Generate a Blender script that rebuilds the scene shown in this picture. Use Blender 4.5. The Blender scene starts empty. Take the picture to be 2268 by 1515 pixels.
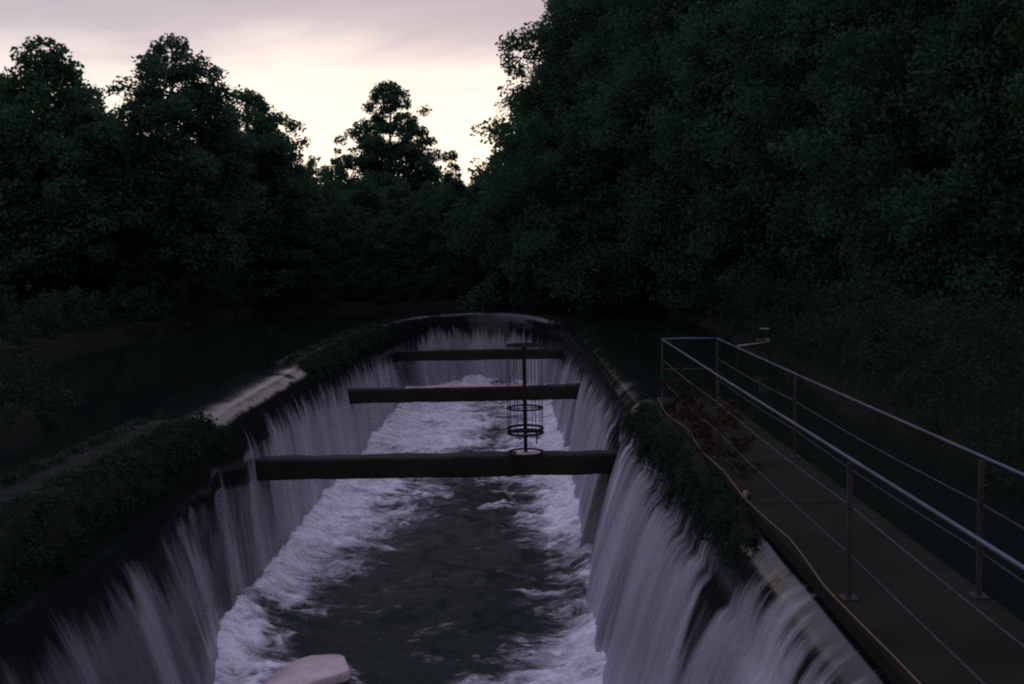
import bpy, math, random
import numpy as np
from mathutils import Vector, Matrix, Euler

sc = bpy.context.scene
C = sc.collection
R = math.radians
rng = np.random.default_rng(7)
random.seed(7)

# ------------------------------------------------------------------ camera
PITCH, YAW, ROLL, F = R(5.10), R(0.90), R(1.10), 2205.0
cam = bpy.data.objects.new('camera', bpy.data.cameras.new('camera'))
C.objects.link(cam)
cam.data.sensor_width = 36.0
cam.data.lens = 35.0
cam.data.clip_end = 3000
CAM_M = (Matrix.Rotation(YAW, 4, 'Z') @ Matrix.Rotation(math.pi / 2 - PITCH, 4, 'X') @ Matrix.Rotation(-ROLL, 4, 'Z'))
CAM_M.translation = (0, 0, 3.0)
cam.matrix_world = CAM_M
sc.camera = cam

# ------------------------------------------------------------------ sky, sun, exposure
SUN_EL, SUN_AZ = R(3.0), R(-4.0)            # azimuth measured from +Y towards +X
sun_dir = Vector((math.sin(SUN_AZ) * math.cos(SUN_EL), math.cos(SUN_AZ) * math.cos(SUN_EL), math.sin(SUN_EL)))
world = bpy.data.worlds.new('World')
sc.world = world
world.use_nodes = True
nt = world.node_tree
nt.nodes.clear()
def N(tree, kind, **kw):
    n = tree.nodes.new(kind)
    for k, v in kw.items():
        if k in n.inputs.keys() if isinstance(k, str) else False:
            n.inputs[k].default_value = v
        else:
            setattr(n, k, v)
    return n
def ramp(tree, fac, stops, interp='EASE'):
    n = tree.nodes.new('ShaderNodeValToRGB')
    n.color_ramp.interpolation = interp
    el = n.color_ramp.elements
    while len(el) < len(stops):
        el.new(0.5)
    for e, (p, c) in zip(el, stops):
        e.position = p
        e.color = (c, c, c, 1) if not isinstance(c, tuple) else (*c, 1)
    tree.links.new(fac, n.inputs[0])
    return n.outputs[0]
def math_n(tree, op, a, b=0.0, c=None, clamp=False):
    n = tree.nodes.new('ShaderNodeMath')
    n.operation = op
    n.use_clamp = clamp
    for i, v in enumerate((a, b) if c is None else (a, b, c)):
        if isinstance(v, (int, float)):
            n.inputs[i].default_value = v
        else:
            tree.links.new(v, n.inputs[i])
    return n.outputs[0]
def mixc(tree, fac, a, b):
    n = tree.nodes.new('ShaderNodeMix')
    n.data_type = 'RGBA'
    for sock, v in ((n.inputs[0], fac), (n.inputs[6], a), (n.inputs[7], b)):
        if isinstance(v, (int, float)):
            sock.default_value = v
        elif isinstance(v, tuple):
            sock.default_value = (*v, 1)
        else:
            tree.links.new(v, sock)
    return n.outputs[2]

tc = nt.nodes.new('ShaderNodeTexCoord')
sep = nt.nodes.new('ShaderNodeSeparateXYZ')
nt.links.new(tc.outputs['Generated'], sep.inputs[0])
# wide soft evening cloud sheets: coordinates on a flat cloud deck
zc = math_n(nt, 'ADD', math_n(nt, 'MAXIMUM', sep.outputs[2], 0.0), 0.06)
cx = math_n(nt, 'DIVIDE', sep.outputs[0], zc)
cy = math_n(nt, 'DIVIDE', sep.outputs[1], zc)
comb = nt.nodes.new('ShaderNodeCombineXYZ')
nt.links.new(math_n(nt, 'MULTIPLY', cx, 0.55), comb.inputs[0])
nt.links.new(math_n(nt, 'MULTIPLY_ADD', cx, 0.16, cy), comb.inputs[1])
cn = nt.nodes.new('ShaderNodeTexNoise')
cn.inputs['Scale'].default_value = 0.85
cn.inputs['Detail'].default_value = 4
cn.inputs['Roughness'].default_value = 0.5
cn.inputs['Distortion'].default_value = 0.4
nt.links.new(comb.outputs[0], cn.inputs['Vector'])
shift = math_n(nt, 'MULTIPLY', math_n(nt, 'SUBTRACT', cn.outputs[0], 0.5), 0.18)
elev = math_n(nt, 'ADD', sep.outputs[2], shift)
cloud = ramp(nt, elev, [(0.0, (1.10, 0.97, 0.83)), (0.145, (1.08, 0.95, 0.81)), (0.185, (0.86, 0.75, 0.71)), (0.215, (0.56, 0.49, 0.53)),
                        (0.26, (0.40, 0.35, 0.42)), (0.45, (0.54, 0.475, 0.70)), (1.0, (0.60, 0.53, 0.82))], 'LINEAR')
sd = nt.nodes.new('ShaderNodeVectorMath')
sd.operation = 'DOT_PRODUCT'
nt.links.new(tc.outputs['Generated'], sd.inputs[0])
sd.inputs[1].default_value = sun_dir
west = ramp(nt, math_n(nt, 'MULTIPLY_ADD', sd.outputs['Value'], 0.5, 0.5), [(0.0, 0.55), (0.5, 0.84), (1.0, 1.0)])
mul = nt.nodes.new('ShaderNodeMix')
mul.data_type = 'RGBA'
mul.blend_type = 'MULTIPLY'
mul.inputs[0].default_value = 1.0
nt.links.new(cloud, mul.inputs[6])
nt.links.new(west, mul.inputs[7])
bg_cloud = nt.nodes.new('ShaderNodeBackground')
bg_cloud.inputs[1].default_value = 1.0
nt.links.new(mul.outputs[2], bg_cloud.inputs[0])
sky = nt.nodes.new('ShaderNodeTexSky')
sky.sky_type = 'NISHITA'
sky.sun_disc = False
sky.sun_elevation = SUN_EL
sky.sun_rotation = SUN_AZ
bg_sky = nt.nodes.new('ShaderNodeBackground')
bg_sky.inputs[1].default_value = 0.10
nt.links.new(sky.outputs[0], bg_sky.inputs[0])
mixs = nt.nodes.new('ShaderNodeMixShader')
mixs.inputs[0].default_value = 0.93          # thin cloud cover over most of the clear sky
nt.links.new(bg_sky.outputs[0], mixs.inputs[1])
nt.links.new(bg_cloud.outputs[0], mixs.inputs[2])
wout = nt.nodes.new('ShaderNodeOutputWorld')
nt.links.new(mixs.outputs[0], wout.inputs[0])

sl = bpy.data.lights.new('sun', 'SUN')
sl.energy = 0.4
sl.angle = R(10)
sl.color = (1.0, 0.78, 0.55)
so = bpy.data.objects.new('sun', sl)
C.objects.link(so)
so.rotation_euler = (-sun_dir).to_track_quat('-Z', 'Y').to_euler()

sc.view_settings.view_transform = 'Standard'
sc.view_settings.look = 'None'
sc.view_settings.exposure = 0.25
sc.view_settings.gamma = 1.0
sc.view_settings.use_curve_mapping = False
sc.cycles.filter_width = 2.1
sc.cycles.use_denoising = False
sc.cycles.use_adaptive_sampling = False
sc.cycles.max_bounces = 6
sc.cycles.diffuse_bounces = 4
sc.cycles.transmission_bounces = 4
sc.cycles.glossy_bounces = 3
sc.cycles.caustics_reflective = False
sc.cycles.caustics_refractive = False

# ------------------------------------------------------------------ helpers
def at(x, y, Y):
    """Point at depth Y (metres up the valley) seen at pixel x, y of the photograph."""
    d = CAM_M.to_3x3() @ Vector(((x - 1134) / F, (757.5 - y) / F, -1))
    return Vector((0, 0, 3)) + d * (Y / d.y)

def mesh(name, V, Fc, mat, parent=None, smooth=True, uv=None, loc=None):
    V = np.asarray(V, dtype=np.float32).reshape(-1, 3)
    me = bpy.data.meshes.new(name)
    if isinstance(Fc, np.ndarray):
        n, k = Fc.shape
        me.vertices.add(len(V)); me.vertices.foreach_set('co', V.ravel())
        me.loops.add(n * k); me.loops.foreach_set('vertex_index', Fc.astype(np.int32).ravel())
        me.polygons.add(n); me.polygons.foreach_set('loop_start', np.arange(0, n * k, k, dtype=np.int32))
        me.update(calc_edges=True)
    else:
        me.from_pydata([tuple(map(float, v)) for v in V], [], [tuple(int(i) for i in f) for f in Fc])
    if smooth:
        me.polygons.foreach_set('use_smooth', np.ones(len(me.polygons), dtype=bool))
    if uv is not None:
        u = me.uv_layers.new(name='flow')
        li = np.empty(len(me.loops), dtype=np.int32)
        me.loops.foreach_get('vertex_index', li)
        u.data.foreach_set('uv', np.asarray(uv, dtype=np.float32)[li].ravel())
    me.materials.append(mat)
    me.validate()
    o = bpy.data.objects.new(name, me)
    C.objects.link(o)
    if parent is not None:
        o.parent = parent
    if loc is not None:
        o.location = loc
    return o

def empty(name, loc=(0, 0, 0), rz=0.0):
    o = bpy.data.objects.new(name, None)
    C.objects.link(o)
    o.location = loc
    o.rotation_euler = (0, 0, rz)
    o.empty_display_size = 0.2
    return o

def tag(o, label=None, cat=None, group=None, kind=None):
    for k, v in (('label', label), ('category', cat), ('group', group), ('kind', kind)):
        if v:
            o[k] = v
    return o

class MB:
    """Collects boxes and tubes into one mesh."""
    def __init__(self):
        self.v, self.f = [], []
    def box(self, c, s, rz=0.0, bev=0.0, rot=None):
        hx, hy, hz = (q / 2 for q in s)
        m = rot if rot is not None else Matrix.Rotation(rz, 3, 'Z')
        b = len(self.v)
        if bev <= 0:
            pts = [(x * hx, y * hy, z * hz) for z in (-1, 1) for x, y in ((-1, -1), (1, -1), (1, 1), (-1, 1))]
            fs = [(3, 2, 1, 0), (4, 5, 6, 7), (0, 1, 5, 4), (1, 2, 6, 5), (2, 3, 7, 6), (3, 0, 4, 7)]
        else:
            pts = []
            for z, i in ((-hz, bev), (-hz + bev, 0), (hz - bev, 0), (hz, bev)):
                pts += [(sx * (hx - i), sy * (hy - i), z) for sx, sy in ((-1, -1), (1, -1), (1, 1), (-1, 1))]
            fs = [(3, 2, 1, 0), (12, 13, 14, 15)]
            for k in range(3):
                for j in range(4):
                    fs.append((k * 4 + j, k * 4 + (j + 1) % 4, k * 4 + 4 + (j + 1) % 4, k * 4 + 4 + j))
        for p in pts:
            self.v.append(tuple(Vector(c) + m @ Vector(p)))
        self.f += [tuple(b + i for i in q) for q in fs]
        return self
    def tube(self, pts, rad, n=8, cap=True):
        P = [Vector(p) for p in pts]
        rad = list(rad) if hasattr(rad, '__len__') else [rad] * len(P)
        b = len(self.v)
        up = Vector((0, 0, 1))
        t0 = (P[1] - P[0]).normalized()
        if abs(t0.dot(up)) > 0.9:
            up = Vector((1, 0, 0))
        for i, p in enumerate(P):
            t = (P[min(i + 1, len(P) - 1)] - P[max(i - 1, 0)]).normalized()
            a = t.cross(up).normalized()
            c = a.cross(t)
            for k in range(n):
                w = 2 * math.pi * k / n
                self.v.append(tuple(p + (a * math.cos(w) + c * math.sin(w)) * rad[i]))
        for i in range(len(P) - 1):
            for k in range(n):
                k2 = (k + 1) % n
                self.f.append((b + i * n + k, b + i * n + k2, b + (i + 1) * n + k2, b + (i + 1) * n + k))
        if cap:
            self.f.append(tuple(b + k for k in range(n))[::-1])
            e = b + (len(P) - 1) * n
            self.f.append(tuple(e + k for k in range(n)))
        return self
    def build(self, name, mat, parent=None, smooth=False):
        return mesh(name, self.v, self.f, mat, parent, smooth)

_lat = np.random.default_rng(11).random((256, 256)).astype(np.float32)
def vnoise(x, y):
    xi, yi = np.floor(x).astype(int), np.floor(y).astype(int)
    fx, fy = x - xi, y - yi
    fx, fy = fx * fx * (3 - 2 * fx), fy * fy * (3 - 2 * fy)
    g = lambda a, b: _lat[a & 255, b & 255]
    return (g(xi, yi) * (1 - fx) + g(xi + 1, yi) * fx) * (1 - fy) + (g(xi, yi + 1) * (1 - fx) + g(xi + 1, yi + 1) * fx) * fy
def fbm(x, y, o=4):
    s, a, t = 0, 1.0, 0
    for k in range(o):
        s = s + a * vnoise(x * 2 ** k + 17.3 * k, y * 2 ** k + 5.1 * k)
        t += a
        a *= 0.55
    return s / t
def sstep(a, b, x):
    t = np.clip((x - a) / (b - a), 0, 1)
    return t * t * (3 - 2 * t)

def leaf_cloud(centers, radii, per, size, g, squash=0.75):
    """Leaf sized diamonds scattered through clumps."""
    n = len(centers)
    cnt = np.maximum(6, (per * (radii / radii.mean()) ** 2).astype(int))
    idx = np.repeat(np.arange(n), cnt)
    d = g.normal(size=(len(idx), 3))
    d /= np.linalg.norm(d, axis=1)[:, None]
    rad = radii[idx] * g.random(len(idx)) ** 0.45
    p = centers[idx] + d * rad[:, None] * np.array([1, 1, squash])
    L = size * g.uniform(0.65, 1.35, len(idx))
    W = L * g.uniform(0.42, 0.62, len(idx))
    a = g.normal(size=(len(idx), 3)); a[:, 2] *= 0.6; a[:, 2] -= 0.35
    a /= np.linalg.norm(a, axis=1)[:, None]
    b = np.cross(a, g.normal(size=(len(idx), 3)))
    b /= np.linalg.norm(b, axis=1)[:, None]
    V = np.stack([p - a * L[:, None] / 2, p + b * W[:, None] / 2 - a * L[:, None] * 0.08, p + a * L[:, None] / 2, p - b * W[:, None] / 2 - a * L[:, None] * 0.08], 1)
    return V.reshape(-1, 3), np.arange(len(idx) * 4).reshape(-1, 4)

def new_mat(name):
    m = bpy.data.materials.new(name)
    m.use_nodes = True
    t = m.node_tree
    return m, t, t.nodes['Principled BSDF']
def noise_node(t, scale, detail=4, rough=0.55, vec=None, dist=0.0):
    n = t.nodes.new('ShaderNodeTexNoise')
    n.inputs['Scale'].default_value = scale
    n.inputs['Detail'].default_value = detail
    n.inputs['Roughness'].default_value = rough
    n.inputs['Distortion'].default_value = dist
    if vec is None:
        g = t.nodes.new('ShaderNodeTexCoord')
        vec = g.outputs['Object']
    t.links.new(vec, n.inputs['Vector'])
    return n.outputs[0]
def bump(t, bsdf, h, strength=0.4, dist=0.02):
    b = t.nodes.new('ShaderNodeBump')
    b.inputs['Strength'].default_value = strength
    b.inputs['Distance'].default_value = dist
    t.links.new(h, b.inputs['Height'])
    t.links.new(b.outputs[0], bsdf.inputs['Normal'])
def simple_mat(name, c0, c1, scale, rough, bmp=0.4, bd=0.01, metal=0.0, detail=5):
    m, t, b = new_mat(name)
    n = noise_node(t, scale, detail)
    t.links.new(mixc(t, ramp(t, n, [(0.32, 0.0), (0.68, 1.0)]), c0, c1), b.inputs['Base Color'])
    b.inputs['Roughness'].default_value = rough
    b.inputs['Metallic'].default_value = metal
    if rough >= 0.7 and not metal:
        b.inputs['Specular IOR Level'].default_value = 0.12
    if bmp:
        bump(t, b, noise_node(t, scale * 4, detail), bmp, bd)
    return m

M = {}
M['concrete'] = simple_mat('mossy_concrete', (0.10, 0.095, 0.085), (0.035, 0.045, 0.03), 1.6, 0.55, 0.6, 0.02)
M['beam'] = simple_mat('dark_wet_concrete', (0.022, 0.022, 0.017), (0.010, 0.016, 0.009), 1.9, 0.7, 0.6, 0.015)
M['beam_glint'] = simple_mat('painted_glint_concrete', (0.42, 0.32, 0.26), (0.16, 0.13, 0.11), 3.5, 0.6, 0.3, 0.004)  # pale tone paints a glint of sky on the middle beam
M['moss'] = simple_mat('wet_moss', (0.012, 0.017, 0.009), (0.006, 0.010, 0.006), 2.6, 0.85, 1.0, 0.04)
M['deck'] = simple_mat('old_deck_concrete', (0.013, 0.015, 0.009), (0.006, 0.009, 0.005), 1.1, 0.85, 0.5, 0.01)
M['steel'] = simple_mat('galvanised_rail', (0.11, 0.135, 0.17), (0.06, 0.075, 0.095), 2.5, 0.5, 0.1, 0.002, 0.55)
M['dullsteel'] = simple_mat('dull_wire', (0.040, 0.038, 0.036), (0.022, 0.020, 0.019), 6.0, 0.6, 0.1, 0.002, 0.3)
M['rust'] = simple_mat('rusty_iron', (0.026, 0.018, 0.013), (0.014, 0.012, 0.010), 9.0, 0.75, 0.4, 0.004)
M['rope'] = simple_mat('old_orange_rope', (0.17, 0.12, 0.08), (0.11, 0.08, 0.05), 14.0, 0.85, 0.4, 0.004)
M['pale_rock'] = simple_mat('pale_wet_rock', (0.62, 0.54, 0.49), (0.46, 0.40, 0.36), 2.6, 0.40, 0.35, 0.015)
M['pale_wood'] = simple_mat('weathered_pale_wood', (0.55, 0.47, 0.38), (0.36, 0.30, 0.25), 7.0, 0.7, 0.3, 0.004)
M['bark'] = simple_mat('bark', (0.075, 0.055, 0.04), (0.035, 0.028, 0.022), 5.0, 0.9, 0.8, 0.03)
M['ground'] = simple_mat('forest_floor', (0.012, 0.011, 0.008), (0.009, 0.013, 0.007), 0.5, 0.95, 0.6, 0.05)
def leaf_mat(name, c0, c1):
    m, t, b = new_mat(name)
    t.links.new(mixc(t, ramp(t, noise_node(t, 0.9, 3), [(0.3, 0.0), (0.7, 1.0)]), c0, c1), b.inputs['Base Color'])
    b.inputs['Roughness'].default_value = 0.75
    b.inputs['Specular IOR Level'].default_value = 0.12
    tr = t.nodes.new('ShaderNodeBsdfTranslucent')          # thin leaves let light through
    t.links.new(b.inputs['Base Color'].links[0].from_socket, tr.inputs[0])
    mx = t.nodes.new('ShaderNodeMixShader'); mx.inputs[0].default_value = 0.42
    t.links.new(b.outputs[0], mx.inputs[1]); t.links.new(tr.outputs[0], mx.inputs[2])
    t.links.new(mx.outputs[0], t.nodes['Material Output'].inputs[0])
    return m
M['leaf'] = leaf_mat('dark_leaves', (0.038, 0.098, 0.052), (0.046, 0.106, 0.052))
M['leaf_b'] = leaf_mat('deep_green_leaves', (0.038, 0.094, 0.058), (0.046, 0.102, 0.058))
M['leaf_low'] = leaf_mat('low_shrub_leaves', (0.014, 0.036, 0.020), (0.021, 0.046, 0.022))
M['leaf_rust'] = leaf_mat('rusty_leaves', (0.040, 0.024, 0.011), (0.026, 0.021, 0.011))
M['grass'] = leaf_mat('bank_grass', (0.020, 0.045, 0.020), (0.030, 0.055, 0.024))

# falling water: smooth dark lip, then white streaks
def fall_material():
    m, t, b = new_mat('falling_water')
    uv = t.nodes.new('ShaderNodeUVMap'); uv.uv_map = 'flow'
    s = t.nodes.new('ShaderNodeSeparateXYZ'); t.links.new(uv.outputs[0], s.inputs[0])
    def vec(a, c, off=0.0):
        k = t.nodes.new('ShaderNodeCombineXYZ')
        t.links.new(math_n(t, 'MULTIPLY', s.outputs[0], a), k.inputs[0])
        t.links.new(math_n(t, 'MULTIPLY', s.outputs[1], c), k.inputs[1])
        k.inputs[2].default_value = off
        return k.outputs[0]
    amt = t.nodes.new('ShaderNodeAttribute'); amt.attribute_name = 'flow_amount'
    fine = noise_node(t, 1.0, 5, 0.7, vec(11.0, 0.9), 0.15)
    strand = noise_node(t, 1.0, 5, 0.62, vec(3.2, 0.24, 3.0), 0.25)
    broad = noise_node(t, 1.0, 3, 0.55, vec(0.75, 0.08, 7.0))
    ragged = noise_node(t, 1.0, 5, 0.72, vec(4.2, 0.30, 11.0))
    speck = noise_node(t, 1.0, 3, 0.7, vec(22.0, 9.0, 2.0))
    # where the sheet breaks up into white water
    dry = math_n(t, 'SUBTRACT', 1.0, amt.outputs['Fac'])
    d = math_n(t, 'SUBTRACT', s.outputs[1], math_n(t, 'MULTIPLY_ADD', ragged, 2.4, 0.35))
    d = math_n(t, 'SUBTRACT', d, math_n(t, 'MULTIPLY', dry, 1.1))
    lip_a = t.nodes.new('ShaderNodeAttribute'); lip_a.attribute_name = 'lip_length'
    d = math_n(t, 'SUBTRACT', d, lip_a.outputs['Fac'])
    onset = ramp(t, math_n(t, 'MULTIPLY_ADD', d, 0.8, 0.5, clamp=True), [(0.30, 0.0), (0.85, 1.0)])
    body = math_n(t, 'ADD', math_n(t, 'MULTIPLY_ADD', strand, 0.40, 0.08), math_n(t, 'MULTIPLY_ADD', fine, 0.30, 0.10))
    body = math_n(t, 'ADD', body, math_n(t, 'MULTIPLY_ADD', broad, 1.15, -0.66))
    body = math_n(t, 'ADD', body, math_n(t, 'MULTIPLY_ADD', speck, 0.30, -0.15))
    body = math_n(t, 'ADD', body, math_n(t, 'MULTIPLY', s.outputs[1], 0.035))
    body = math_n(t, 'SUBTRACT', body, math_n(t, 'MULTIPLY', dry, 0.42))
    white = math_n(t, 'MULTIPLY', onset, ramp(t, body, [(0.16, 0.12), (0.50, 0.45), (0.95, 0.92)], 'LINEAR'))
    t.links.new(mixc(t, white, (0.008, 0.011, 0.010), (0.66, 0.67, 0.73)), b.inputs['Base Color'])
    t.links.new(math_n(t, 'MULTIPLY_ADD', white, 0.55, 0.12), b.inputs['Roughness'])
    b.inputs['IOR'].default_value = 1.33
    h = math_n(t, 'ADD', math_n(t, 'MULTIPLY', strand, 0.7), math_n(t, 'MULTIPLY', fine, 0.5))
    bump(t, b, h, 0.35, 0.03)
    return m
M['fall'] = fall_material()

def channel_material():
    m, t, b = new_mat('foaming_channel_water')
    a = t.nodes.new('ShaderNodeAttribute'); a.attribute_name = 'foam'
    g = t.nodes.new('ShaderNodeTexCoord')
    mp = t.nodes.new('ShaderNodeMapping'); mp.inputs['Scale'].default_value = (0.75, 1.55, 1.0)
    t.links.new(g.outputs['Object'], mp.inputs[0])
    n1 = noise_node(t, 1.7, 9, 0.72, mp.outputs[0], 1.6)
    n2 = noise_node(t, 7.0, 6, 0.75, mp.outputs[0], 1.0)
    n3 = noise_node(t, 26.0, 3, 0.7, mp.outputs[0])
    k = math_n(t, 'ADD', a.outputs['Fac'], math_n(t, 'MULTIPLY_ADD', n1, 2.6, -1.3))
    k = math_n(t, 'ADD', k, math_n(t, 'MULTIPLY_ADD', n2, 1.3, -0.65))
    k = math_n(t, 'ADD', k, math_n(t, 'MULTIPLY_ADD', n3, 0.5, -0.25))
    w = ramp(t, math_n(t, 'MULTIPLY_ADD', k, 0.5, 0.25), [(0.30, 0.0), (0.46, 0.07), (0.64, 0.42), (0.98, 1.0)], 'LINEAR')
    t.links.new(mixc(t, w, (0.008, 0.018, 0.013), (0.82, 0.82, 0.86)), b.inputs['Base Color'])
    t.links.new(math_n(t, 'MULTIPLY_ADD', w, 0.45, 0.22), b.inputs['Roughness'])
    b.inputs['IOR'].default_value = 1.16        # churned, aerated surface mirrors little
    bump(t, b, math_n(t, 'ADD', n1, math_n(t, 'MULTIPLY', n2, 0.6)), 0.45, 0.05)
    return m
M['channel'] = channel_material()

def still_material():
    m, t, b = new_mat('reservoir_water')
    b.inputs['Base Color'].default_value = (0.008, 0.012, 0.010, 1)
    b.inputs['Roughness'].default_value = 0.06
    b.inputs['IOR'].default_value = 1.33
    g = t.nodes.new('ShaderNodeTexCoord')
    mp = t.nodes.new('ShaderNodeMapping'); mp.inputs['Scale'].default_value = (1.0, 1.6, 1.0)
    t.links.new(g.outputs['Object'], mp.inputs[0])
    bump(t, b, noise_node(t, 1.3, 3, 0.5, mp.outputs[0]), 0.10, 0.05)
    return m
M['still'] = still_material()

# ------------------------------------------------------------------ ground
XL, XR, D0, DA = -6.08, 2.45, -9.0, 44.6      # crest lines left and right; the round end starts at DA
XC, HW, SAG, XRF = -2.10, 4.10, 7.1, 2.0
def ground_h(x, y):
    n = fbm(x * 0.11 + 40, y * 0.11 + 9, 4) - 0.5
    # distance outside the basin of the reservoir
    left = -8.3 - sstep(17, 26, y) * 6.4
    dx = np.maximum(left - x, x - np.where(y < 24, 5.2, 6.2))
    dy = y - (56.5 + 1.0 * np.sin(x * 0.23))
    db = -7.2 - y
    d = np.maximum(np.maximum(dx, dy), np.where((x > -6.4) & (x < 3.0), -99.0, db)) + n * 2.5
    bank = -5.0 + 5.35 * sstep(-1.5, 0.9, d)
    hill = np.clip(d - 4, 0, None)
    return bank + hill * 0.05 + np.clip(hill - 20, 0, 140) * 0.07 + n * 0.5 * sstep(0, 5, d)
def graded(lo, hi, a, b, fine, coarse_n):
    mid = np.arange(a, b + 1e-6, fine)
    l = a - (np.geomspace(1, 1 + a - lo, coarse_n)[::-1] - 1)
    h = b + (np.geomspace(1, 1 + hi - b, coarse_n) - 1)
    return np.concatenate([l[:-1], mid, h[1:]])
gx = graded(-700, 700, -34, 26, 0.6, 26)
gy = graded(-300, 1200, -14, 80, 0.7, 26)
X, Y = np.meshgrid(gx, gy)
def grid_faces(ny, nx):
    i = np.arange(ny * nx).reshape(ny, nx)
    return np.stack([i[:-1, :-1], i[:-1, 1:], i[1:, 1:], i[1:, :-1]], -1).reshape(-1, 4)
g = mesh('ground', np.stack([X, Y, ground_h(X, Y)], -1), grid_faces(*X.shape), M['ground'])
tag(g, kind='structure')

# ------------------------------------------------------------------ crest line of the weir (plan)
def crest_points(step):
    pts = []
    n = int((DA - D0) / step)
    for i in range(n):
        pts.append((XL - (0.12 * i / n), D0 + (DA - D0) * i / n))
    th = np.linspace(math.pi, 0, 2000)
    ex, ey = XC + HW * np.cos(th), DA + SAG * np.sin(th)
    L = np.concatenate([[0], np.cumsum(np.hypot(np.diff(ex), np.diff(ey)))])
    k = np.arange(0, L[-1], step)
    pts += list(zip(np.interp(k, L, ex), np.interp(k, L, ey)))
    for i in range(n + 1):
        f = i / n
        pts.append((XRF + (XR - XRF) * sstep(0.0, 0.75, f), DA + (D0 - DA) * f))
    P = np.array(pts)
    T = np.gradient(P, axis=0)
    T = T / np.linalg.norm(T, axis=1)[:, None]
    Nn = np.stack([T[:, 1], -T[:, 0]], 1)                # points into the channel
    for _ in range(6):
        Nn[1:-1] = (Nn[:-2] + 2 * Nn[1:-1] + Nn[2:]) / 4
    Nn /= np.linalg.norm(Nn, axis=1)[:, None]
    S = np.concatenate([[0], np.cumsum(np.linalg.norm(np.diff(P, axis=0), axis=1))])
    return P, Nn, S

# concrete weir wall: a U in plan with a rounded crest
P, Nn, S = crest_points(0.5)
prof = [(-0.85, -4.9), (-0.85, -0.62), (-0.70, -0.46), (-0.45, -0.38), (-0.2, -0.42), (-0.04, -0.58), (0.02, -0.9), (0.12, -4.9)]
V = np.array([[(*(P[i] + Nn[i] * o), z) for o, z in prof] for i in range(len(P))]).reshape(-1, 3)
Fs = grid_faces(len(P), len(prof))
w = mesh('spillway_wall', V, Fs, M['concrete'])
tag(w, 'mossy concrete weir wall curving round the far end of the foaming channel', 'weir', kind='thing')
def cap(y0, y1, side, prof_, seed, dens):
    ys = np.arange(y0, y1, 0.2)
    v = []
    for yq in ys:
        i = int(np.argmin(np.where((P[:, 0] > -2) == (side > 0), abs(P[:, 1] - yq), 1e9)))
        end = float(sstep(0.0, 1.6, np.array(min(yq - y0, y1 - yq))))
        wear = float(fbm(np.array(yq * 0.9 + seed), np.array(1.7), 4))
        for o, z in prof_:
            j = float(fbm(np.array(yq * 1.9 + side * 20), np.array(o * 3.5 + z * 3), 4) - 0.5)
            o2 = o if o < -0.5 else -0.5 + (o + 0.5) * (0.72 + 0.55 * wear)
            v.append((P[i, 0] + Nn[i, 0] * (o2 + j * 0.20), yq, z * (0.55 + 0.9 * wear) + j * 0.16 - 0.22 * (1 - end)))
    f = grid_faces(len(ys), len(prof_))
    mesh('moss_cap', v, f, M['moss'], w)
    # ferns and moss tufts rooted in it
    g = np.random.default_rng(seed)
    v = np.array(v).reshape(len(ys), len(prof_), 3)
    n = int((y1 - y0) * dens * (1.6 if side < 0 else 0.9))
    a_, b_2 = g.integers(3, len(ys) - 3, n), g.integers(2 if side < 0 else 4, len(prof_) - 1, n)
    V, Fc = leaf_cloud(v[a_, b_2] + g.normal(0, 0.05, (n, 3)), g.uniform(0.05, 0.17, n), 22, 0.06, g)
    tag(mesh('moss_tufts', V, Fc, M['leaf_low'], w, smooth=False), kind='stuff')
near_prof = [(-1.25, -0.25), (-1.25, 0.03), (-0.9, 0.055), (-0.15, 0.04), (0.06, -0.05), (0.20, -0.26), (0.29, -0.52), (0.27, -0.76), (0.16, -0.80)]
cap(-8.5, 19.6, -1, near_prof, 5, 55)
cap(10.0, 20.7, 1, [(o if o < 0 else o * 0.75, z * (0.85 if z < 0 else 1)) for o, z in near_prof], 9, 55)
cap(27.0, 42.5, -1, [(-1.2, -0.2), (-1.1, 0.02), (-0.7, 0.05), (-0.25, 0.03), (-0.05, -0.06), (0.10, -0.22), (0.18, -0.36), (0.10, -0.42)], 13, 45)  # added strip that darkens the far left lip where it mirrors the sky
fl = MB().box((-2.0, 21.0, -4.75), (9.6, 66.0, 0.3)).build('channel_floor', M['concrete'])
tag(fl, kind='structure')

# reservoir water: from the lip outwards
P, Nn, S = crest_points(0.6)
offs = [-0.95, -1.4, -2.2, -3.6, -6, -10, -16, -26]
rows = []
for i in range(len(P)):
    for o in offs:
        z = -0.012 if o > -1 else 0.0
        rows.append((*(P[i] + Nn[i] * o), z))
rw = mesh('reservoir_water', rows, grid_faces(len(P), len(offs)), M['still'])
tag(rw, kind='structure')

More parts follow.
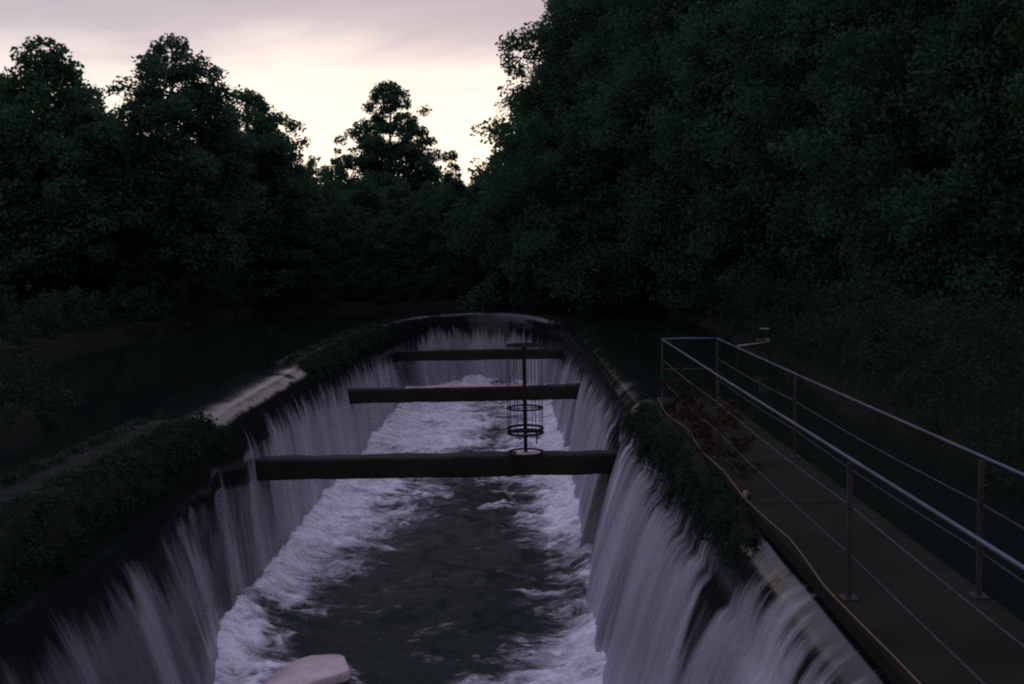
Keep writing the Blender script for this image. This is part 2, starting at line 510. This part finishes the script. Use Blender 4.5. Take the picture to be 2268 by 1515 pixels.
# falling water in three curtains: left, round end, right
step = 0.075
P, Nn, S = crest_points(step)
lip = [(-0.95, -0.012), (-0.75, -0.02), (-0.55, -0.035), (-0.38, -0.06), (-0.22, -0.10), (-0.08, -0.165), (0.04, -0.25),
       (0.14, -0.36), (0.22, -0.49), (0.29, -0.64), (0.34, -0.80)]
ndrop = 34
zb = -3.75
def batter(p, s):
    x, y = p
    if x > -1.0 and y < DA + 1:                             # right hand side spreads further out
        return 1.05 + 0.35 * (1 - sstep(15, 30, np.array(y)))
    if y < DA:
        return 0.75 + 0.75 * (1 - sstep(13, 18, np.array(y)))
    return 0.8
tt = np.linspace(0, 1, ndrop + 1)[1:]
G = np.zeros((len(P), len(lip) + ndrop, 3)); UV = np.zeros((len(P), len(lip) + ndrop, 2))
for i in range(len(P)):
    B = float(batter(P[i], S[i]))
    oo = np.concatenate([[q[0] for q in lip], 0.34 + (B - 0.34) * (0.55 * tt + 0.45 * np.sqrt(tt))])
    zz = np.concatenate([[q[1] for q in lip], -0.80 + (zb + 0.80) * tt])
    v = np.concatenate([[0], np.cumsum(np.hypot(np.diff(oo), np.diff(zz)))])
    s = S[i]
    amp = sstep(0.9, 3.0, v)
    rip = (fbm(np.full_like(v, s * 1.1), v * 0.22, 2) - 0.5) * 0.24 * amp + (vnoise(np.full_like(v, s * 7), v * 1.1) - 0.5) * 0.025 * amp
    rip += (fbm(np.full_like(v, s * 0.9 + 50), v * 0.2, 3) - 0.5) * 0.10 * sstep(0.2, 0.9, v)
    if P[i, 0] > 1.5 and P[i, 1] < DA:                       # the beams part the sheet and stand clear of it
        hug = max(math.exp(-((P[i, 1] - b0) / 0.42) ** 4) for b0 in (20.55, 31.3))
        oo = np.where(v > 0.9, oo + (np.minimum(oo, 0.36) - oo) * hug, oo)
    oo = oo + rip
    zz = zz + (vnoise(np.full_like(v, s * 1.3), v * 0.0 + 3) - 0.5) * 0.05 * sstep(0.3, 0.8, v)
    G[i, :, 0] = P[i, 0] + Nn[i, 0] * oo
    G[i, :, 1] = P[i, 1] + Nn[i, 1] * oo
    G[i, :, 2] = zz
    UV[i, :, 0] = s
    UV[i, :, 1] = v
# how much water comes over, along the crest
AM = np.ones(len(P))
yy_ = P[:, 1]; lf = P[:, 0] < -5.9; rt = P[:, 0] > 1.6
kx = [-9, 5, 8, 10.5, 11.5, 13.2, 14.2, 15.2, 15.8, 16.6, 17.6, 18.2, 18.7, 19.3, 20.5, 21.2, 22.0, 23.0, 41.5, 43.0]
kv = [-0.05, 0.0, 0.08, 0.10, 0.25, 0.25, -0.05, -0.15, 0.15, -0.15, -0.15, 0.50, 0.0, 0.30, 0.95, 0.40, 0.9, 1.0, 0.9, 0.05]
AM = np.where(lf & (yy_ <= DA), np.interp(yy_, kx, kv), AM)
AM = np.where(rt & (yy_ <= DA), np.interp(yy_, [-9, 9.5, 10.4, 10.9, 11.5, 19.5, 20.2, 21.0, 21.8, 30, 39, 44], [0.8, 0.85, 0.75, 0.15, 0.9, 0.95, 0.5, 0.5, 0.95, 0.95, 0.8, 0.3]), AM)
ph_ = np.clip((P[:, 0] - XC) / HW, -1, 1)
AM = np.where(yy_ > DA, np.interp(ph_, [-1, -0.97, -0.85, -0.5, -0.1, 0.3, 0.55, 0.8, 0.95, 1], [0.05, 0.3, 1.05, 1.0, 0.72, 0.65, 1.0, 0.95, 0.8, 0.6]), AM)
ON = np.where(yy_ > DA, np.interp(ph_, [-1, -0.9, -0.75, 0.45, 0.7, 0.9, 1], [0.9, 0.7, 0.25, 0.25, 0.9, 1.1, 0.9]), 0.0)
ON = np.where(rt & (yy_ <= DA), np.interp(yy_, [9.5, 10.5, 22, 36, 44.6], [-0.55, 0.0, 0.0, 0.25, 0.9]), ON)
ON = np.where(lf & (yy_ <= DA), np.interp(yy_, [20, 24, 38, 44.6], [0.0, 0.1, 0.35, 0.9]), ON)
ON = np.repeat(ON[:, None], G.shape[1], 1)
AM = np.repeat(AM[:, None], G.shape[1], 1)
iL = int(np.argmax(P[:, 1] > DA)); iR = len(P) - 1 - int(np.argmax(P[::-1, 1] > DA))
for name, a, b_, lab in (('waterfall', 0, iL + 1, 'long white water curtain pouring over the left weir wall'),
                         ('waterfall', iL, iR + 1, 'water curtain pouring over the curved far end of the weir'),
                         ('waterfall', iR, len(P), 'long white water curtain pouring over the right weir wall beside the railing')):
    q = G[a:b_]
    o = mesh(name, q.reshape(-1, 3), grid_faces(*q.shape[:2]), M['fall'], uv=UV[a:b_].reshape(-1, 2))
    fa = o.data.attributes.new('flow_amount', 'FLOAT', 'POINT'); fa.data.foreach_set('value', AM[a:b_].astype(np.float32).ravel())
    fa = o.data.attributes.new('lip_length', 'FLOAT', 'POINT'); fa.data.foreach_set('value', ON[a:b_].astype(np.float32).ravel())
    tag(o, lab, 'waterfall', 'water curtains over the weir', 'thing')

# foaming water on the channel floor
dx = 0.055
x = np.arange(-6.3, 2.6, dx); y = np.arange(5.0, 51.9, 0.075)
X, Y = np.meshgrid(x, y)
# edges of the dark clear tongue in mid channel
kd = [5, 14.5, 15.6, 17.2, 19.0, 22.7, 26, 29.0, 32, 36, 60]
kl = [-4.4, -4.0, -4.1, -5.2, -4.6, -3.3, -3.2, -3.0, -2.6, -1.4, -1.2]
kr = [-0.6, -0.4, -0.2, 0.35, 0.45, 0.15, -0.1, -0.4, -0.7, -1.0, -1.4]
wob = (fbm(X * 0.0 + 3, Y * 0.5, 3) - 0.5) * 1.6
el = np.interp(Y, kd, kl) + wob * 0.8
er = np.interp(Y, kd, kr) - (fbm(X * 0.0 + 9, Y * 0.6, 3) - 0.5) * 1.2
inside = np.minimum(X - el, er - X)
foam = 0.44 - inside * 0.62
foam = np.clip(foam, -0.30, 1.15)
foam += (fbm(X * 0.8, Y * 1.5, 5) - 0.5) * 1.5
foam += 0.40 * sstep(31, 38, Y) * (fbm(X * 0.35 + 8, Y * 0.4, 3) + 0.2)
foam += 0.5 * sstep(0.80, 0.95, vnoise(X * 0.9 + 31, Y * 1.5 + 3)) * (inside > 0) * 0.8
fil = 1 - np.abs(fbm(X * 0.8 + 60, Y * 1.3 + 4, 4) - 0.5) * 14
foam += 0.55 * np.clip(fil, 0, 1) * (fbm(X * 0.4 + 2, Y * 0.3, 2) > 0.42)
foam = np.clip(foam, -0.5, 1.3)
Z = -3.6 + (fbm(X * 0.55, Y * 0.8, 4) - 0.5) * 0.42 + (fbm(X * 2.3, Y * 2.8, 3) - 0.5) * 0.16 * (0.4 + np.clip(foam, 0, 1))
Z += np.clip(foam, 0, 1) * (fbm(X * 5, Y * 6, 2) - 0.4) * 0.05
foot = np.minimum(np.abs(X - (XL + 0.75)) + 0.0, np.abs(X - (XR - 1.15)))
foot = np.where(Y > DA, np.minimum(foot, np.abs(SAG * np.sqrt(np.clip(1 - ((X - XC) / HW) ** 2, 0, 1)) + DA - 0.7 - Y)), foot)
pile = np.exp(-(foot / 0.45) ** 2)
Z += pile * (0.16 + 0.42 * (fbm(X * 1.6 + 5, Y * 1.7, 4) - 0.35))
foam = np.clip(foam + pile * 0.22, -0.5, 1.3)
ds = np.hypot((X + 3.55) / 1.0, (Y - 15.0) / 1.25)
foam += 0.7 * np.exp(-((ds - 0.72) / 0.16) ** 2) * (fbm(X * 3, Y * 3, 3) > 0.47)
Z += 0.08 * sstep(0.2, 1.3, foam)
cw = mesh('channel_water', np.stack([X, Y, Z], -1), grid_faces(*X.shape), M['channel'])
at_ = cw.data.attributes.new('foam', 'FLOAT', 'POINT')
at_.data.foreach_set('value', foam.astype(np.float32).ravel())
tag(cw, kind='structure')

# ------------------------------------------------------------------ cross beams
def beam(d, h, depth, skew, lab, top_glint):
    root = empty('cross_beam', (-1.95, d, -1.2 - h), skew)
    me_v, me_f = [], []
    L, n = 8.7, 60
    b = MB()
    ys, zs = depth / 2, h
    ring = [(-ys, 0.03), (-ys + 0.03, 0), (ys - 0.03, 0), (ys, 0.03), (ys, zs - 0.04), (ys - 0.035, zs), (-ys + 0.035, zs), (-ys, zs - 0.04)]
    for i in range(n + 1):
        xx = -L / 2 + L * i / n
        for yy, z_ in ring:
            j = (vnoise(np.array(xx * 2.2 + d), np.array(yy * 3 + z_ * 5)) - 0.5) * 0.03
            b.v.append((xx, yy + float(j), z_ + float(j)))
    k = len(ring)
    for i in range(n):
        for j in range(k):
            j2 = (j + 1) % k
            b.f.append((i * k + j, (i + 1) * k + j, (i + 1) * k + j2, i * k + j2))
    b.f.append(tuple(range(k)))
    b.f.append(tuple(n * k + q for q in range(k))[::-1])
    b.build('body', M['beam'], root)
    if top_glint:
        # sky glint painted as a pale skin along the middle of the top
        MB().box((0.0, 0, h + 0.018), (3.9, depth - 0.05, 0.014), bev=0.004).build('painted_glint', M['beam_glint'], root)
    tag(root, lab, 'beam', 'concrete cross beams over the channel', 'thing')
    return root
beam(20.65, 0.44, 0.46, R(0.6), 'nearest dark concrete beam across the channel, carrying the rusty cage', False)
beam(31.35, 0.44, 0.46, R(1.5), 'middle dark concrete beam across the channel with a painted pale glint along its top', True)
beam(43.6, 0.44, 0.46, R(-1.0), 'farthest short concrete beam close to the curved end of the weir', False)

# ------------------------------------------------------------------ rusty cage round a pole on the nearest beam
cz = -1.195
root = empty('pole_cage', (-0.08, 20.66, cz))
r_ = 0.37
MB().tube([(0, 0, 0), (0, 0, 2.30)], 0.042, 10).build('pole', M['rust'], root)
for hz in (0.02, 0.44, 0.53, 0.96, 2.28):
    ring = [(r_ * math.cos(a), r_ * math.sin(a), hz) for a in np.linspace(0, 2 * math.pi, 33)]
    MB().tube(ring, 0.028 if hz in (0.44, 0.53) else 0.022, 6, False).build('hoop', M['rust'], root, True)
for k in range(12):
    a = 2 * math.pi * k / 12 + 0.1
    MB().tube([(r_ * math.cos(a), r_ * math.sin(a), 0.44), (r_ * math.cos(a), r_ * math.sin(a), 2.28)], 0.007, 5).build('bar', M['rust'], root)
MB().box((0.235, 0.0, 0.32), (0.03, 0.03, 0.26)).build('bracket', M['rust'], root)
for k in range(2):
    a = k * math.pi / 2 + 0.02
    for hz in (0.44, 0.96, 2.28):
        MB().tube([(-r_ * math.cos(a), -r_ * math.sin(a), hz), (r_ * math.cos(a), r_ * math.sin(a), hz)], 0.014, 6).build('spoke', M['rust'], root)
MB().box((0.06, -0.05, 0.012), (0.5, 0.30, 0.024), bev=0.006).build('base_plate', M['pale_wood'], root)
tag(root, 'tall rusty hooped cage around a pole, standing on the nearest concrete beam', 'cage')

# ------------------------------------------------------------------ footbridge with railings along the right wall
fb = empty('railed_walkway', (3.12, 19.2, 0.0))
def part(mb, name, mat, smooth=False):
    for i, v in enumerate(mb.v):
        mb.v[i] = (v[0] - 3.12, v[1] - 19.2, v[2])
    return mb.build(name, mat, fb, smooth)
XA, XB, YE, ZT = 2.60, 3.66, 19.2, 1.285
for y0, y1 in ((-6, -0.3), (-0.3, 5.4), (5.4, 11.1), (11.1, 16.2), (16.2, 19.35)):
    part(MB().box(((XA + XB) / 2, (y0 + y1) / 2, 0.04), (XB - XA + 0.22, y1 - y0 - 0.02, 0.16), bev=0.02), 'deck_slab', M['deck'])
for yy in (-0.3, 5.4, 11.1, 16.2):
    for xx in (XA + 0.1, XB - 0.1):
        part(MB().box((xx, yy, -2.5), (0.28, 0.34, 4.9)), 'pier', M['concrete'])
for xx in (XA, XB):
    part(MB().tube([(xx, -5, ZT), (xx, 6, ZT + 0.006), (xx, 13, ZT - 0.008), (xx, YE, ZT)], 0.0145, 10), 'top_rail', M['steel'], True)
    for zz, rr in ((0.90, 0.008), (0.50, 0.007)):
        pts = [(xx, yq, zz - 0.03 * abs(math.sin(math.pi * (yq - YE) / 5.6))) for yq in np.linspace(-5, YE, 40)]
        part(MB().tube(pts, rr, 6), 'wire', M['dullsteel'], True)
    for k, yy in enumerate((YE, 13.6, 8.0, 2.4, -3.2)):
        part(MB().box((xx, yy, 0.12 + (ZT - 0.03 - 0.12) / 2), (0.038, 0.038, ZT - 0.15), bev=0.006), 'post', M['dullsteel'])
        part(MB().box((xx, yy, 0.127), (0.13, 0.13, 0.014)), 'foot_plate', M['dullsteel'])
part(MB().tube([(XA, YE, ZT), (3.1, YE, ZT + 0.012), (XB, YE, ZT)], 0.018, 8), 'end_rail', M['steel'], True)
part(MB().tube([(XA, YE, 0.7), (XB, YE, 0.7)], 0.012, 8), 'end_rail', M['dullsteel'], True)
tag(fb, 'narrow concrete walkway with thin metal railings beside the right water curtain', 'walkway')

# rope lying along the edge of the walkway
pts = []
kp = [(2.52, -4), (2.53, 3), (2.52, 6.7), (2.46, 8.2), (2.55, 9.6), (2.47, 11.4), (2.50, 12.6), (2.45, 14.0), (2.52, 15.6), (2.41, 17.2), (2.46, 18.4), (2.52, 19.25)]
for yq in np.linspace(-4, 19.25, 120):
    xq = np.interp(yq, [k[1] for k in kp], [k[0] for k in kp])
    pts.append((float(xq), float(yq), 0.145 + 0.02 * math.sin(yq * 1.3) * math.sin(yq * 0.47)))
rp = MB().tube(pts, 0.008, 7).build('rope', M['rope'], None, True)
rn = MB().tube([(2.47, 11.31, 0.13), (2.50, 11.4, 0.18), (2.54, 11.45, 0.14)], 0.03, 8).build('knot', M['rope'], rp, True)
tag(rp, 'thin orange rope with a knot, running along the foot of the railing', 'rope')

# ------------------------------------------------------------------ pale slab lying in the channel
out = np.array([(-4.02, 13.2), (-4.11, 14.35), (-4.05, 14.79), (-3.9, 15.33), (-3.66, 15.56), (-3.1, 15.69), (-2.97, 15.32), (-2.83, 14.95),
                (-3.06, 14.76), (-3.34, 14.59), (-3.43, 14.26), (-3.44, 13.2)])
for _ in range(2):                                   # round the outline (corner cutting)
    nx = np.roll(out, -1, 0)
    out = np.stack([0.75 * out + 0.25 * nx, 0.25 * out + 0.75 * nx], 1).reshape(-1, 2)
cen = out.mean(0)
v, f = [], []
m_ = len(out)
for z, k in ((-0.55, 1.02), (-0.06, 1.01), (-0.02, 0.985), (0.0, 0.94), (0.012, 0.6), (0.015, 0.2)):
    for p in out:
        q = (p - cen) * k
        v.append((q[0], q[1], z + 0.055 * (float(fbm(np.array(q[0] * 3.1 + 4), np.array(q[1] * 3.1), 4)) - 0.5)))
for i in range(5):
    for j in range(m_):
        f.append((i * m_ + j, i * m_ + (j + 1) % m_, (i + 1) * m_ + (j + 1) % m_, (i + 1) * m_ + j)[::-1])
f.append(tuple(5 * m_ + j for j in range(m_)))
f = [tuple(reversed(q)) for q in f[:-1]] + [f[-1]]
rk = mesh('stone_slab', v, f, M['pale_rock'], loc=(cen[0], cen[1], -3.41))
tag(rk, 'flat pale stone slab just above the dark channel water at the bottom edge', 'stone')

# ------------------------------------------------------------------ small pale frame and low barrier on the far right bank
p0, p1 = at(1684, 752, 27.0), at(1707, 728, 27.0)
ns = empty('notice_frame', (p0.x + 0.1, 27.0, 0.0))
wz0, wz1, hw = p0.z, p1.z, (p1.x - p0.x) / 2
MB().box((0, 0, wz0), (hw * 2 + 0.10, 0.10, 0.035)).build('shelf', M['pale_wood'], ns)
MB().box((0, 0, wz1), (hw * 2, 0.05, 0.03)).build('top_bar', M['pale_wood'], ns)
for s_ in (-1, 1):
    MB().box((s_ * (hw - 0.015), 0, (wz0 + wz1) / 2), (0.025, 0.04, wz1 - wz0 - 0.036)).build('side_bar', M['rust'], ns)
    MB().box((s_ * (hw - 0.03), 0.0, (wz0 - 0.02 - 0.6) / 2), (0.04, 0.04, wz0 - 0.02 + 0.6)).build('leg', M['rust'], ns)
tag(ns, 'small pale wooden frame with a shelf, standing beyond the end of the railing', 'frame')
a, b_ = at(1634, 766, 22.0), at(1704, 757, 24.5)
lb = empty('low_barrier', (a.x, a.y, 0))
o_ = Vector((a.x, a.y, 0))
MB().tube([a - o_, (a + b_) / 2 - o_, b_ - o_], 0.014, 8).build('rail', M['pale_wood'], lb, True)
for q in (a, b_):
    MB().box((q.x - o_.x, q.y - o_.y, (q.z - 0.02 - 0.5) / 2), (0.05, 0.05, q.z - 0.02 + 0.5)).build('post', M['rust'], lb)
tag(lb, 'single thin rail on two posts reaching from the railing towards the pale frame', 'barrier')

# ------------------------------------------------------------------ trees
def tree_data(seed, H, prof_, clumps, per, leaf, clump_r, lean=(0, 0), inner=0.35, lobes=5):
    """prof_: list of (height fraction, radius). Returns the crown and wood arrays."""
    g = np.random.default_rng(seed)
    hs = np.array([q[0] for q in prof_]); rs = np.array([q[1] for q in prof_])
    # more clumps where the crown is wide
    hh = np.linspace(hs[0], hs[-1], 200)
    wgt = np.interp(hh, hs, rs) + 0.25
    cdf = np.cumsum(wgt); cdf /= cdf[-1]
    h = np.interp(g.random(clumps), cdf, hh)
    th = g.uniform(0, 2 * math.pi, clumps)
    R_ = np.interp(h, hs, rs)
    lob = 1 + 0.20 * np.sin(th * lobes + h * 9 + seed) + 0.16 * np.sin(th * 3 - h * 23 + seed * 2) + g.normal(0, 0.07, clumps)
    rr = R_ * lob * (inner + (1 - inner) * np.sqrt(g.random(clumps)))
    c = np.stack([rr * np.cos(th) + lean[0] * h, rr * np.sin(th) + lean[1] * h, h * H], 1)
    rad = clump_r * g.uniform(0.6, 1.3, clumps) * (0.6 + 0.4 * np.clip(R_ / rs.max(), 0, 1))
    V, Fc = leaf_cloud(c, rad, per, leaf, g)
    wood = MB()
    k = 9
    trunk_pts = [(lean[0] * f + 0.12 * math.sin(seed + f * 5) * f, lean[1] * f, f * H * 0.96 - 0.4 * (f == 0)) for f in np.linspace(0, 1, k)]
    r0 = 0.018 * H + 0.03
    wood.tube(trunk_pts, [r0 * (1.25 if i == 0 else 1) * (1 - 0.9 * i / (k - 1)) for i in range(k)], 9)
    pick = g.choice(clumps, min(26, clumps), replace=False)
    limbs = MB()
    for q in pick:
        e = c[q]
        f = max(0.12, e[2] / H - 0.10 - 0.12 * rr[q] / (rs.max() + .01))
        s0 = np.array([lean[0] * f + 0.12 * math.sin(seed + f * 5) * f, lean[1] * f, f * H * 0.96])
        mid = s0 * 0.45 + e * 0.55 + np.array([0, 0, 0.12 * np.linalg.norm(e - s0)])
        rb = r0 * 0.35 * (1 - f * 0.7)
        limbs.tube([s0, mid, e], [rb, rb * 0.6, rb * 0.15], 5)
    return V, Fc, wood, limbs

protos = {}
def proto(key, *a, leafm='leaf', **kw):
    V, Fc, wood, limbs = tree_data(*a, **kw)
    crown = mesh('crown', V, Fc, M[leafm], smooth=False)
    trunk = wood.build('trunk', M['bark'], None, True)
    limb = limbs.build('limbs', M['bark'], None, True)
    protos[key] = [crown, trunk, limb]
used_first = set()
def place(key, x, y, s=1.0, rz=0.0, name='tree', lab=None, cat='tree', group=None, sz=None):
    z = float(ground_h(np.array(float(x)), np.array(float(y)))) - 0.1
    root = empty(name, (x, y, z), rz)
    root.scale = (s, s, sz if sz else s)
    for o in protos[key]:
        if key in used_first:
            c = o.copy(); C.objects.link(c)
        else:
            c = o
        c.parent = root
    used_first.add(key)
    tag(root, lab, cat, group)
    return root

# crown outlines, height fraction -> radius
broad = [(0.08, 2.2), (0.25, 3.3), (0.5, 3.4), (0.72, 2.6), (0.88, 1.5), (0.97, 0.5), (1.0, 0.15)]
cone = [(0.06, 2.6), (0.3, 2.5), (0.6, 1.8), (0.8, 1.15), (0.93, 0.55), (1.0, 0.12)]
tall = [(0.05, 5.8), (0.25, 6.3), (0.5, 5.4), (0.7, 4.2), (0.85, 3.0), (1.0, 0.8)]
proto('a', 21, 12.6, [(0.2, 2.6), (0.3, 3.2), (0.55, 3.0), (0.75, 2.2), (0.88, 1.35), (0.96, 0.9), (1.0, 0.5)], 600, 88, 0.24, 0.62)
proto('b', 33, 12.8, [(0.2, 2.6), (0.4, 2.9), (0.6, 2.7), (0.78, 2.5), (0.86, 2.1), (0.94, 1.3), (1.0, 0.5)], 620, 88, 0.22, 0.6, leafm='leaf_b')
proto('c', 45, 12.0, [(0.05, 3.0), (0.3, 3.1), (0.55, 2.9), (0.75, 2.5), (0.9, 1.8), (1.0, 0.7)], 560, 88, 0.24, 0.62)
proto('d', 52, 17.4, [(0.35, 4.8), (0.5, 4.7), (0.62, 4.2), (0.74, 3.3), (0.85, 2.5), (0.94, 1.6), (1.0, 0.6)], 430, 88, 0.30, 0.74, leafm='leaf_b', inner=0.2, lobes=6)
proto('e', 66, 26.0, [(0.04, 7.2), (0.2, 8.2), (0.4, 8.0), (0.5, 7.3), (0.64, 5.4), (0.76, 3.9), (1.0, 1.5)], 1500, 90, 0.26, 0.85)
proto('f', 71, 9.0, [(0.05, 2.6), (0.3, 3.0), (0.6, 2.6), (0.85, 1.5), (1.0, 0.4)], 300, 60, 0.26, 0.65, leafm='leaf_b')
proto('g', 83, 26.0, [(0.03, 5.8), (0.2, 6.4), (0.5, 6.0), (0.75, 4.6), (0.92, 2.6), (1.0, 0.9)], 1000, 100, 0.24, 0.95)
proto('h', 94, 7.0, [(0.04, 1.5), (0.3, 1.3), (0.6, 0.85), (0.85, 0.4), (1.0, 0.06)], 170, 50, 0.20, 0.38)

def stand(key, px, py, Y, H, **kw):
    """Tree at depth Y whose top shows at pixel px, py."""
    p = at(px, py, Y)
    z = float(ground_h(np.array(p.x), np.array(p.y))) - 0.1
    s = (p.z - z) / H
    return place(key, p.x, p.y, s, sz=s, **kw)

G1 = 'trees along the water'
stand('a', 98, 92, 43, 12.6, lab='dark tree with a narrow bushy top, second from the left edge of the skyline', group=G1)
stand('f', -25, 150, 47, 9.0, rz=1.0, lab='dark tree cut off by the left edge of the picture', group=G1)
stand('c', 190, 195, 52, 12.0, rz=2.0, lab='lower dark tree filling the slope right of the narrow topped tree', group=G1)
stand('b', 378, 90, 46, 12.8, lab='tall dark tree with the widest bushy top left of the sky gap', group=G1)
stand('c', 548, 205, 59, 12.0, rz=0.4, lab='round shouldered dark tree sloping down to the left end of the sky gap', group=G1)
stand('d', 862, 182, 80, 17.4, lab='lone open crowned tree standing up in the middle of the sky gap', group=G1)
stand('h', 745, 332, 84, 7.0, rz=1, lab='small pointed treetop left of the lone open crowned tree', group=G1)
stand('f', 700, 350, 88, 9.0, rz=2, lab='low rounded treetop at the left foot of the sky gap', group=G1)
stand('h', 1005, 345, 82, 7.0, rz=3, lab='small thin treetop between the lone tree and the big right trees', group=G1)
stand('e', 1352, -190, 57, 26.0, lab='huge dark tree whose sloping edge closes the sky gap on the right', group=G1)

# trees behind and below the skyline, and the tall dark wall of trees on the right
G2 = 'dark trees behind the front row'
k = 0
for px, py, Y in ((20, 300, 58), (255, 330, 60), (330, 300, 66), (455, 320, 63), (596, 285, 63), (625, 345, 66), (665, 430, 74), (-120, 200, 52),
                  (120, 330, 64), (400, 360, 76), (520, 380, 80)):
    stand('abcf'[k % 4], px, py, Y, (12.6, 12.8, 12.0, 9.0)[k % 4], rz=k * 1.3,
          lab='dark leafy tree hidden among others below the left part of the skyline', group=G2)
    k += 1
for px, py, Y in ((720, 405, 72), (800, 400, 68), (880, 395, 72), (950, 405, 70), (1010, 400, 66), (1060, 410, 78), (760, 440, 62), (930, 450, 62), (1010, 470, 61), (850, 470, 61)):
    stand('fh'[0] if k % 3 else 'c', px, py, Y, 9.0 if k % 3 else 12.0, rz=k * 0.9,
          lab='low dark tree on the far bank beneath the sky gap', group='low trees on the far bank')
    k += 1
for px, py, Y in ((1150, 300, 64), (1230, 210, 68), (1300, 150, 66), (1335, -160, 73), (1430, -260, 74), (1530, -420, 50), (1640, -300, 66), (1740, -500, 43), (1880, -350, 60), (1960, -600, 37), (2120, -400, 52),
                  (2200, -700, 30), (2330, -500, 44), (2500, -800, 26), (2620, -500, 38)):
    kk = 'ge'[k % 2] if py < 0 else 'c'
    stand(kk, px, py, Y, 26.0 if py < 0 else 12.0, rz=k * 1.1,
          lab='tall dark tree in the unbroken wall of trees on the right', group='tall trees on the right bank')
    k += 1
for X_, Y_ in ((9.5, 8.0), (13, 15)):
    pass

# dense wood far behind, read as one mass
g = np.random.default_rng(5)
n = 1500
wx = g.uniform(-110, 130, n); wy = g.uniform(92, 140, n)
wz = ground_h(wx, wy)
cc = np.stack([wx, wy, wz + g.random(n) * (5.0 + 2.0 * np.sin(wx * 0.31))], 1)
V, Fc = leaf_cloud(cc, g.uniform(1.2, 2.4, n), 26, 0.9, g)
tag(mesh('woods', V, Fc, M['leaf'], smooth=False), kind='stuff')

# undergrowth along the banks, too tangled to count
def undergrowth(seed, pts, hmax, leaf, per, lm):
    g = np.random.default_rng(seed)
    c = np.array(pts, dtype=float)
    z = ground_h(c[:, 0], c[:, 1])
    keep = z > -0.35
    c, z = c[keep], z[keep]
    hh = hmax * (0.35 + 1.1 * fbm(c[:, 0] * 0.6 + seed, c[:, 1] * 0.6, 3)) * g.random(len(c))
    cc = np.stack([c[:, 0], c[:, 1], np.maximum(z, 0.0) + hh], 1)
    V, Fc = leaf_cloud(cc, g.uniform(0.25, 0.5, len(c)), per, leaf, g)
    tag(mesh('undergrowth', V, Fc, M[lm], smooth=False), kind='stuff')
g = np.random.default_rng(23)
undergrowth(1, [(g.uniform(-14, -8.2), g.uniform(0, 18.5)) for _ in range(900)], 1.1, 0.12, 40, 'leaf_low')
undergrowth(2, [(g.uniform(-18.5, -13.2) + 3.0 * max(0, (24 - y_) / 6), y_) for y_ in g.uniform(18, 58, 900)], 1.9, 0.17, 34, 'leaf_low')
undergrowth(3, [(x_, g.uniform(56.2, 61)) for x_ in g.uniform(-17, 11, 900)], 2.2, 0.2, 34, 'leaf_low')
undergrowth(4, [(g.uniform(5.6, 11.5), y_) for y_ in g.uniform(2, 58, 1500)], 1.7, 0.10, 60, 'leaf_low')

# withered creeper hanging in the railing
g = np.random.default_rng(14)
n = 60
cc = np.stack([2.66 + g.normal(0, 0.10, n), g.uniform(12.4, 18.0, n), 0.12 + 0.85 * g.random(n) ** 1.5], 1)
V, Fc = leaf_cloud(cc, g.uniform(0.06, 0.16, n), 16, 0.09, g)
cp = mesh('foliage', V, Fc, M['leaf_rust'], smooth=False)
cpr = empty('creeper', (2.66, 15.2, 0.12))
cp.parent = cpr; cp.matrix_parent_inverse = Matrix.Translation((-2.66, -15.2, -0.12))
st = MB()
st.tube([(0.02 * math.sin(q * 2.1), q, 0.012) for q in np.linspace(-2.9, 3.3, 30)], 0.011, 6)
for q in range(0, n, 3):
    e = cc[q] - np.array([2.66, 15.2, 0.12])
    st.tube([(0.02 * math.sin((e[1] + 0.25) * 2.1), e[1] + 0.25, 0.010), (e[0] * 0.7, e[1] + 0.12, e[2] * 0.6), e], [0.007, 0.006, 0.003], 5)
st.build('stems', M['bark'], cpr, True)
tag(cpr, 'withered creeper with rusty orange leaves growing through the railing', 'plant')

# rough grass on the right bank
g = np.random.default_rng(17)
n = 16000
bx = 5.3 + 9 * g.random(n) ** 1.3; by = g.uniform(3, 34, n)
bz = ground_h(bx, by)
ok = bz > 0.0
bx, by, bz = bx[ok], by[ok], bz[ok]
n = len(bx)
a = g.uniform(0, 2 * math.pi, n); hgt = g.uniform(0.15, 0.45, n); w_ = 0.012
dx_, dy_ = np.cos(a), np.sin(a); lx, ly = g.normal(0, 0.12, n), g.normal(0, 0.12, n)
V = np.stack([np.stack([bx - dx_ * w_, by - dy_ * w_, bz - 0.03], 1), np.stack([bx + dx_ * w_, by + dy_ * w_, bz - 0.03], 1),
              np.stack([bx + lx, by + ly, bz + hgt], 1)], 1).reshape(-1, 3)
tag(mesh('grass', V, np.arange(n * 3).reshape(-1, 3), M['grass'], smooth=False), kind='stuff')

# prototypes that were never placed do not stay behind
for key, obs in protos.items():
    if key not in used_first:
        for o in obs:
            bpy.data.objects.remove(o)
